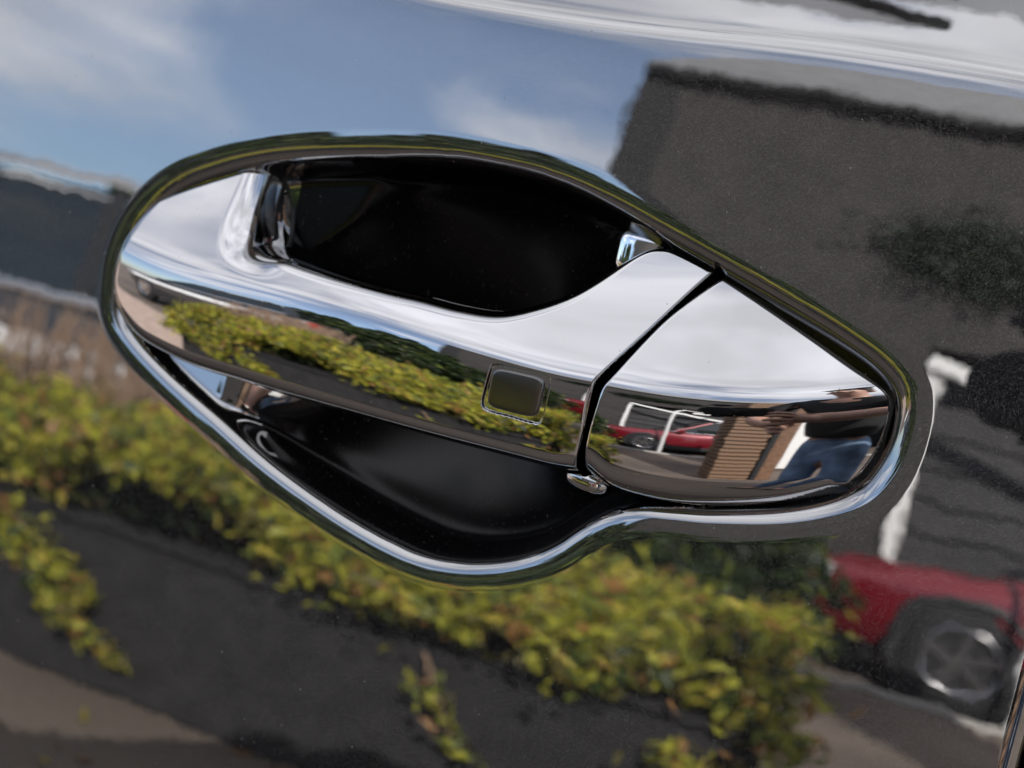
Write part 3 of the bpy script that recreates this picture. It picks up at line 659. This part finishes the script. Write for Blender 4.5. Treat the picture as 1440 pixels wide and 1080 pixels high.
def build_car(root, paint, Lh=2.25, Wd=1.86, H=1.72, out=0.0, rails=True, roofm=None, trim=False, rimm=None):   # out: the side at -y carries a skin of its own, this far out
    hw = Wd/2
    def plan(x): return hw*(1-.14*abs(x/Lh)**6-.05*abs(x/Lh)**2)
    def ztop(x):
        return np.interp(x, [-Lh, -Lh+.12, -1.0, -.8, 1.9, Lh-.1, Lh], [.70, .86, 1.02, 1.04, 1.06, 1.02, .80])
    xs = np.concatenate([[-Lh-.03], np.linspace(-Lh, Lh, 46), [Lh+.03]]); V = []
    for i, x in enumerate(xs):
        w = plan(np.clip(x, -Lh, Lh)); zt = float(ztop(np.clip(x, -Lh, Lh))); zb = .30+.12*max(0, abs(x)/Lh-.8)/.2
        if i in (0, len(xs)-1): w *= .88; zt -= .08; zb += .06
        half = [(w*.90, zb), (w*.97, zb+.10), (w*.995, .56), (w, .72), (w*.985, .84), (w*.955, zt-.06), (w*.90, zt), (w*.72, zt+.015), (w*.35, zt+.03), (0, zt+.035)]
        V += [(x, y, z) for y, z in half]+[(x, -y, z) for y, z in half[-2::-1]]
    nn = 19; F = [tuple(f) for f in grid_faces(len(xs), nn)]
    bm = bmesh.new(); vs = [bm.verts.new(v) for v in V]
    for f in F: bm.faces.new([vs[i] for i in f])
    bm.faces.new([vs[i] for i in range(nn)]); bm.faces.new([vs[(len(xs)-1)*nn+i] for i in range(nn-1, -1, -1)])
    bmesh.ops.recalc_face_normals(bm, faces=bm.faces)
    bm_obj('body', bm, paint, root, True)
    # glasshouse
    lev = [(0, -1.02, 2.05, .90), (.35, -.72, 1.98, .86), (.75, -.38, 1.84, .79), (.96, -.18, 1.72, .745)]
    V = []
    for t, x0, x1, wf in lev:
        z = 1.03+t*(H-1.03); w = hw*wf; c = .16
        V += [(x0, w-c, z), (x0+c*.6, w, z), (x1-c*.6, w, z), (x1, w-c, z), (x1, -w+c, z), (x1-c*.6, -w, z), (x0+c*.6, -w, z), (x0, -w+c, z)]
    mesh_np('windows', V, grid_faces(4, 8, True)[:, ::-1], MGL, root, False)
    z = H; w = hw*.74
    V = []
    for x, k in [(-.24, -.05), (-.05, -.012), (.7, .03), (1.5, .012), (1.78, -.05)]:
        V += [(x, y*w, z+k-.05*abs(y)**3-(.04 if abs(y) > .99 else 0)) for y in (-1.03, -.98, -.6, 0, .6, .98, 1.03)]
    mesh_np('roof', V, grid_faces(5, 7), roofm or paint, root)
    for s in (-1, 1):
        for x0, x1, k in [(-.93, -.17, .09), (.45, .50, .10), (1.45, 1.38, .10), (1.96, 1.72, .14)]:
            q = [(x0, s*hw*.905, 1.03), (x0+k, s*hw*.905, 1.03), (x1+k, s*hw*.752, H-.02), (x1, s*hw*.752, H-.02)]
            o_ = [(a, b+s*.012, c) for a, b, c in q]; F = [(0, 1, 2, 3), (4, 5, 6, 7), (0, 1, 5, 4), (1, 2, 6, 5), (2, 3, 7, 6), (3, 0, 4, 7)]
            mesh_np('pillar', q+o_, F, MCLAD if k == .10 else paint, root, False)
        tube('window_trim', [(-.95, s*(hw*.915), 1.045), (.5, s*(hw*.925), 1.06), (2.0, s*(hw*.91), 1.075)], .042 if trim else .026, MTRIM, root, 6)
        if trim: box('side_trim', -1.9, 2.0, s*(hw*.97), s*(hw*1.012), .66, .82, MSILV, root, .02)
        if rails: tube('roof_rail', [(-.02, s*hw*.70, H-.01), (.1, s*hw*.70, H+.05), (1.45, s*hw*.70, H+.055), (1.6, s*hw*.70, H-.02)], .034, MTRIM, root, 6)
        so = out if s < 0 else 0
        box('sill', -1.75, 1.75, s*(hw*.86), s*(hw*.985+so*.8), .24, .42, MCLAD, root, .03)
        for x in (-1.38, 1.40):
            n = 24; V = []
            for k in range(n+1):
                a = math.pi*(-.08+1.16*k/n)
                for r_, yy in ((.355, .97), (.40, 1.0), (.45, 1.0), (.46, .96)): V.append((x+r_*math.cos(a), s*(plan(x)*yy+.012+so), .36+r_*math.sin(a)))
            mesh_np('wheel_arch', V, grid_faces(n+1, 4), MCLAD, root)
            V = [(x, s*(plan(x)+.004+so), .36)]+[(x+.40*math.cos(2*math.pi*k/32), s*(plan(x)+.004+so), .36+.40*math.sin(2*math.pi*k/32)) for k in range(32)]
            mesh_np('arch_liner', V, [(0, 1+k, 1+(k+1) % 32) for k in range(32)], MTY, root, False)
            wheel(root, x, s*(plan(x)-.075+so), s, rimmat=rimm or MTRIM)
        box('headlight', -Lh-.01, -Lh+.30, s*(hw*.60), s*(hw*.865), .68, .83, MHL, root, .04)
        box('tail_light', Lh-.14, Lh+.012, s*(hw*.62), s*(hw*.845), .74, .98, MTL, root, .03)
        box('door_mirror', -.80, -.62, s*(hw*.93), s*(hw*1.12), 1.00, 1.15, paint, root, .045)
        if so: continue
        for x in (-.05, .98): box('side_handle', x, x+.2, s*(hw*.985), s*(hw*1.012), .87, .90, MTRIM, root, .008)
        for x in (-.88, .47, 1.50):
            tube('door_seam', [(x, s*(plan(x)*.985+.001), .46), (x, s*(plan(x)+.001), .72), (x, s*(plan(x)*.985+.001), .86), (x, s*(plan(x)*.955+.002), .99)], .004, MTY, root, 4)
    box('bumper', -Lh-.06, -Lh+.25, -hw*.80, hw*.80, .34, .55, MCLAD, root, .05); box('bumper', Lh-.25, Lh+.06, -hw*.80, hw*.80, .36, .55, MCLAD, root, .05)
    box('grille', -Lh-.045, -Lh+.02, -hw*.5, hw*.5, .60, .78, MTY, root, .02)
    return root
# the black car itself: the rest of it behind and around the close-up door
SKIN_TOP = .20
def skin_panel(name, x0, x1, n):
    xs = np.concatenate([x0+np.array([0, .001, .003]), np.linspace(x0+.01, x1-.01, n), x1-np.array([.003, .001, 0])]); zs = np.unique(np.concatenate([np.linspace(-.55, SKIN_TOP, 60), np.arange(.09, .15, .001)]))
    X, Z = np.meshgrid(xs, zs); Y = skin_y(X, Z)
    e = np.maximum(np.maximum(x0+.003-X, X-x1+.003), 0); Y = Y+.004*(1-np.sqrt(np.clip(1-(e/.003)**2, 0, 1)))
    far = np.maximum(np.abs(X)-1.3, 0); Y = Y+.12*far**2.2
    rimL = np.stack([X[:, :1], Y[:, :1]+.03, Z[:, :1]], -1); rimR = np.stack([X[:, -1:], Y[:, -1:]+.03, Z[:, -1:]], -1)
    G = np.concatenate([rimL, np.stack([X, Y, Z], -1), rimR], 1)
    return mesh_np(name, G.reshape(-1, 3), grid_faces(G.shape[0], G.shape[1]), MP, car, True, MR)
skin_panel('rear_panel', .1785, 1.9, 50); skin_panel('front_panel', -2.3, -.784, 50)

build_car(car, MP, out=.125)
suv = empty('parked_suv', (-5.25, -5.0, 0)); tag(suv, 'dark grey estate car with silver roof and side trim parked behind the hedge end', 'car')
build_car(suv, car_paint('dark_grey_paint', (.03, .032, .036)), Lh=2.35, H=1.78, roofm=MSILV, trim=True)
red = empty('red_car', (1.86, -7.86, 0)); tag(red, 'dark red car parked in front of the white framed carport', 'car')
build_car(red, car_paint('dark_red_paint', (.165, .003, .011)), Lh=2.36, H=1.68, rimm=mat_plain('dark_alloy', (.50, .50, .52), .22, 1.0))

# ------------------------------------------------------------------ house with carport
MREND = mat_plain('brown_render', (.038, .035, .033), .9, noise=(5, .8, 1.2)); MSL = mat_plain('grey_slate', (.20, .205, .215), .6, noise=(3, .8, 1.2)); MDK = mat_plain('dark_interior', (.05, .05, .05), .9)
MWH = mat_plain('white_paint', (.78, .78, .76), .5); MWOOD = mat_plain('brown_board', (.21, .125, .075), .7, noise=(30, .55, 1.35)); MWOOD2 = mat_plain('dark_board', (.17, .09, .05), .75, noise=(25, .6, 1.3)); MCON = mat_plain('pale_concrete', (.45, .43, .40), .85, noise=(8, .8, 1.15))
WY = -8.9
MGP = mat_plain('grey_door_panel', (.034, .033, .035), .6, noise=(2, .6, 1.3))
house = empty('house', (0, 0, 0)); tag(house, 'large brown rendered house with slate roof and dark carport opening', 'house')
box('wall', -2.9, -.16, WY-.3, WY, 0, 5.10, MREND, house); box('wall', -.16, 12, WY-.3, WY, 2.92, 5.10, MREND, house, .004)
box('wall', -2.9, -2.6, WY-4.5, WY-.3, 0, 5.10, MREND, house, .004); box('back_wall', -2.6, 12, WY-4.6, WY-4.4, 0, 5.10, MDK, house, .004)
box('ceiling', -2.6, 12, WY-4.4, WY-.3, 3.0, 3.08, MDK, house, .004); box('wall', 12, 12.3, WY-4.5, WY, 0, 5.10, MREND, house, .004)
box('inner_wall', -.16, -.12, WY-4.4, WY-.3, 0, 3.0, MDK, house, .004)
bm = bmesh.new()
for k in range(18):
    y0 = WY+.10-k*.24; z0 = 5.16+k*.15
    box_bm(bm, -2.98, 12.4, y0-.27, y0, z0, z0+.035)
bm_obj('roof', bm, MSL, house)
tube('gutter', [(-2.98, WY+.09, 5.10), (12.4, WY+.09, 5.10)], .060, MTY, house, 10)
box('corner_board', -3.0, -2.62, WY+.002, WY+.03, .1, 5.08, MTY, house)
frame = empty('carport_frame', parent=house)
for x, w in ((-.10, .09), (3.2, .10), (3.5, .10), (8.3, .11)): box('post', x-w/2, x+w/2, WY+.01, WY+.10, 0, 2.78, MWH, frame)
lt = box('raked_board', 0, 2.6, WY+.11, WY+.16, -.07, .06, MWH, frame); lt.location = (-.13, 0, 2.75); lt.rotation_euler = (0, R(17), 0)
for k in range(9): box('door_panel', -.1, 3.1, WY-.62, WY-.58, .02+k*.31, .30+k*.31, MGP, house, .006)
box('lintel', 1.5, 3.56, WY+.004, WY+.104, 2.46, 2.6, MWH, frame); box('lintel', 6.5, 11.8, WY+.005, WY+.105, 2.72, 2.9, MWH, frame)
box('kerb', -.55, 9.0, -6.62, -6.52, 0, .05, MCON, house)
post = empty('white_post', (0, 0, 0)); tag(post, 'slim white post with curved top standing in front of the red car', 'post')
tube('upright', [(.80, -6.7, 0), (.80, -6.7, 1.9), (.83, -6.75, 2.2), (.98, -6.9, 2.36), (1.6, -7.6, 2.42), (2.4, WY+.06, 2.5)], .032, MWH, post, 10); box('base_plate', .73, .87, -6.77, -6.63, 0, .02, MWH, post, .004)
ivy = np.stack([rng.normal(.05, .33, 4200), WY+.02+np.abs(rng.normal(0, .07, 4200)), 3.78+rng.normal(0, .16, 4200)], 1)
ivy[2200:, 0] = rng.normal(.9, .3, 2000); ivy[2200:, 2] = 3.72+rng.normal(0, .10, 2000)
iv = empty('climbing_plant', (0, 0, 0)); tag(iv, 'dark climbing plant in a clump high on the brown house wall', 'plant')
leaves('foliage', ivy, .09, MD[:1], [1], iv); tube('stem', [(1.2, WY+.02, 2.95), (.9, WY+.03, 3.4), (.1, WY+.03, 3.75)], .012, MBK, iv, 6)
# timber clad pillar in front of the carport
pil = empty('timber_pillar', (0, 0, 0)); tag(pil, 'brown pillar clad in thin rough boards standing left of the white door panel', 'pillar')
PX0, PX1, PYF, PYB = 1.00, 1.44, -3.1, -3.6
box('core', PX0+.03, PX1-.03, PYB+.03, PYF-.03, 0, 2.5, MTY, pil)
bsh_ = bpy.data.meshes.new('board')
bm = bmesh.new(); box_bm(bm, 0, 1, 0, 1, 0, 1, 0); bm.to_mesh(bsh_); bm.free(); bsh_.materials.append(MWOOD)
nb = 30
for k in range(nb):
    o = bpy.data.objects.new('board', bsh_); COL.objects.link(o); o.parent = pil
    j = random.uniform(-.012, .012); o.location = (PX0+j, PYB, k*2.5/nb+.004); o.scale = (PX1-PX0, PYF-PYB+random.uniform(0, .02), 2.5/nb-.022); o.rotation_euler = (0, random.uniform(-.008, .008), 0)
box('corner_post', PX1+.015, PX1+.09, PYB, PYF+.02, 0, 2.5, MTY, pil); box('side_board', PX1+.09, PX1+.30, PYB-.3, PYF-.05, 0, 2.45, MWOOD2, pil)
wd = empty('white_door', (0, 0, 0)); tag(wd, 'plain white door panel beside the brown board pillar', 'door')
box('leaf', 2.15, 2.85, -4.3, -4.24, .06, 2.4, MWH, wd, .01); box('door_frame', 2.07, 2.145, -4.32, -4.22, 0, 2.48, MWH, wd, .006); box('door_frame', 2.855, 2.93, -4.32, -4.22, 0, 2.48, MWH, wd, .006)

# ------------------------------------------------------------------ the photographer
MSK = mat_plain('skin', (.50, .28, .20), .5); MJE = mat_plain('blue_denim', (.17, .25, .38), .85, noise=(11, .45, 1.5)); MJK = mat_plain('black_jacket', (.012, .012, .013), .7); MHR = mat_plain('dark_hair', (.03, .02, .015), .6)
MSH = mat_plain('dark_shoe', (.03, .025, .022), .6); MCAM = mat_plain('camera_black', (.015, .015, .015), .4)
def skin_body(name, verts, edges, mat, parent, sub=2):
    me = bpy.data.meshes.new(name); me.from_pydata([v[0] for v in verts], edges, []); me.materials.append(mat)
    o = bpy.data.objects.new(name, me); COL.objects.link(o); o.parent = parent
    md = o.modifiers.new('skin', 'SKIN'); md.use_smooth_shade = True
    for i, v in enumerate(verts):
        r = v[1]; me.skin_vertices[0].data[i].radius = (r, r) if not hasattr(r, '__len__') else r
        me.skin_vertices[0].data[i].use_root = (i == 0)
    m2 = o.modifiers.new('sub', 'SUBSURF'); m2.levels = sub; m2.render_levels = sub
    return o
per = empty('person', (.680, -.815, 0), math.atan2(.527, .393)); per.scale = (.82, .90, 1); tag(per, 'person in black jacket and blue jeans holding a camera at waist height', 'person')
V = [((0, 0, .95), (.10, .07)), ((0, .045, 1.15), (.10, .07)), ((0, .12, 1.35), (.165, .105)), ((0, .155, 1.46), (.09, .07)), ((0, .195, 1.52), .052), ((0, .235, 1.59), (.066, .075)), ((0, .26, 1.67), (.076, .092)), ((0, .255, 1.735), (.06, .075)),
     ((0, .35, 1.62), .012)]
E = [(0, 1), (1, 2), (2, 3), (3, 4), (4, 5), (5, 6), (6, 7), (6, 8)]
def add(p, r, frm): V.append((p, r)); E.append((frm, len(V)-1)); return len(V)-1
for s in (-1, 1):
    a = add((s*.078, 0, .84), .070, 0); b = add((s*.088, .035, .50), .046, a); c = add((s*.09, -.02, .10), .036, b); add((s*.115, .13, .045), .035, c)
    a = add((s*.19, .12, 1.41), .055, 2)
    if s > 0: b = add((.26, .22, 1.17), .042, a); m_ = add((.205, .39, 1.10), .040, b); c = add((.125, .545, 1.05), .027, m_)
    else: b = add((-.30, .17, 1.15), .042, a); m_ = add((-.22, .29, 1.08), .040, b); c = add((-.05, .38, 1.03), .027, m_)
    off = Vector((0, 0, 0)) if s > 0 else Vector((.065, -.17, -.02))   # the left hand steadies the right forearm
    def addf(p_, r_, f_, off=off):
        V.append((tuple(Vector(p_)+off), r_)); E.append((f_, len(V)-1)); return len(V)-1
    p = addf((s*.105, .60, 1.045), (.034, .018), c)
    for k, (dz, l) in enumerate(((.033, .062), (.012, .072), (-.010, .066), (-.030, .052))):
        f1 = addf((s*(.100-.002*k), .615+l*.35, 1.045+dz*.9), .0095, p); f2 = addf((s*.078, .625+l*.45, 1.045+dz), .0085, f1); addf((s*.058, .62+l*.35, 1.045+dz), .0075, f2)
    t1 = addf((s*.080, .575, 1.075), .011, c); t2 = addf((s*.062, .57, 1.083), .0095, t1); addf((s*.048, .575, 1.082), .008, t2)
skin_body('body', V, E, MSK, per)
J = [((0, 0, .97), (.15, .12)), ((0, .005, 1.01), (.155, .125)), ((0, .02, 1.08), (.175, .13)), ((0, .05, 1.18), (.165, .118)), ((0, .125, 1.37), (.185, .122)), ((0, .155, 1.465), (.10, .08))]
JE = [(0, 1), (1, 2), (2, 3), (3, 4), (4, 5)]
for s in (-1, 1):
    n_ = len(J); J += [((s*.205, .12, 1.415), .068)]+([((.265, .21, 1.18), .058), ((.24, .30, 1.14), .053)] if s > 0 else [((-.305, .16, 1.16), .058), ((-.265, .25, 1.115), .053)]); JE += [(4, n_), (n_, n_+1), (n_+1, n_+2)]
skin_body('jacket', J, JE, MJK, per)
Q = [((0, 0, 1.03), (.125, .10))]; Q.append(((0, 0, .95), (.135, .11))); QE = [(0, 1)]
for s in (-1, 1):
    n_ = len(Q); Q += [((s*.078, 0, .84), .080), ((s*.082, .03, .66), .066), ((s*.088, .035, .50), .056), ((s*.09, .0, .30), .052), ((s*.09, -.02, .11), .050)]; QE += [(1, n_)]+[(n_+i, n_+i+1) for i in range(4)]
skin_body('jeans', Q, QE, MJE, per)
for s in (-1, 1): skin_body('shoe', [((s*.09, -.06, .05), .045), ((s*.10, .06, .05), .048), ((s*.115, .17, .04), .036)], [(0, 1), (1, 2)], MSH, per)
skin_body('hair', [((0, .215, 1.73), (.078, .095)), ((0, .18, 1.65), (.072, .06)), ((0, .265, 1.765), (.055, .05))], [(0, 1), (0, 2)], MHR, per)
for s in (-1, 1):
    bm = bmesh.new(); bmesh.ops.create_uvsphere(bm, u_segments=10, v_segments=8, radius=.012, matrix=Matrix.Translation((s*.031, .333, 1.662))); bm_obj('eye', bm, MWH, per, True)
    skin_body('ear', [((s*.082, .25, 1.675), .010), ((s*.086, .243, 1.65), .012), ((s*.080, .255, 1.625), .008)], [(0, 1), (1, 2)], MSK, per, 1)
cm = empty('hand_camera', cam.matrix_world.translation); tag(cm, 'black camera held in both hands by the person in jeans', 'camera')
cm.rotation_euler = (M @ mw).to_euler(); cm.location = (M @ mw).translation
box('camera_body', -.034, .088, -.042, .034, .085, .125, MCAM, cm, .012)
bm = bmesh.new()
for z0, z1, r_ in ((.045, .088, .031), (.018, .045, .028)):
    bmesh.ops.create_cone(bm, cap_ends=True, segments=32, radius1=r_, radius2=r_, depth=z1-z0, matrix=Matrix.Translation((0, 0, (z0+z1)/2)))
bm_obj('lens', bm, MCAM, cm)
box('viewfinder', -.022, .022, .045, .068, .085, .13, MCAM, cm, .008)
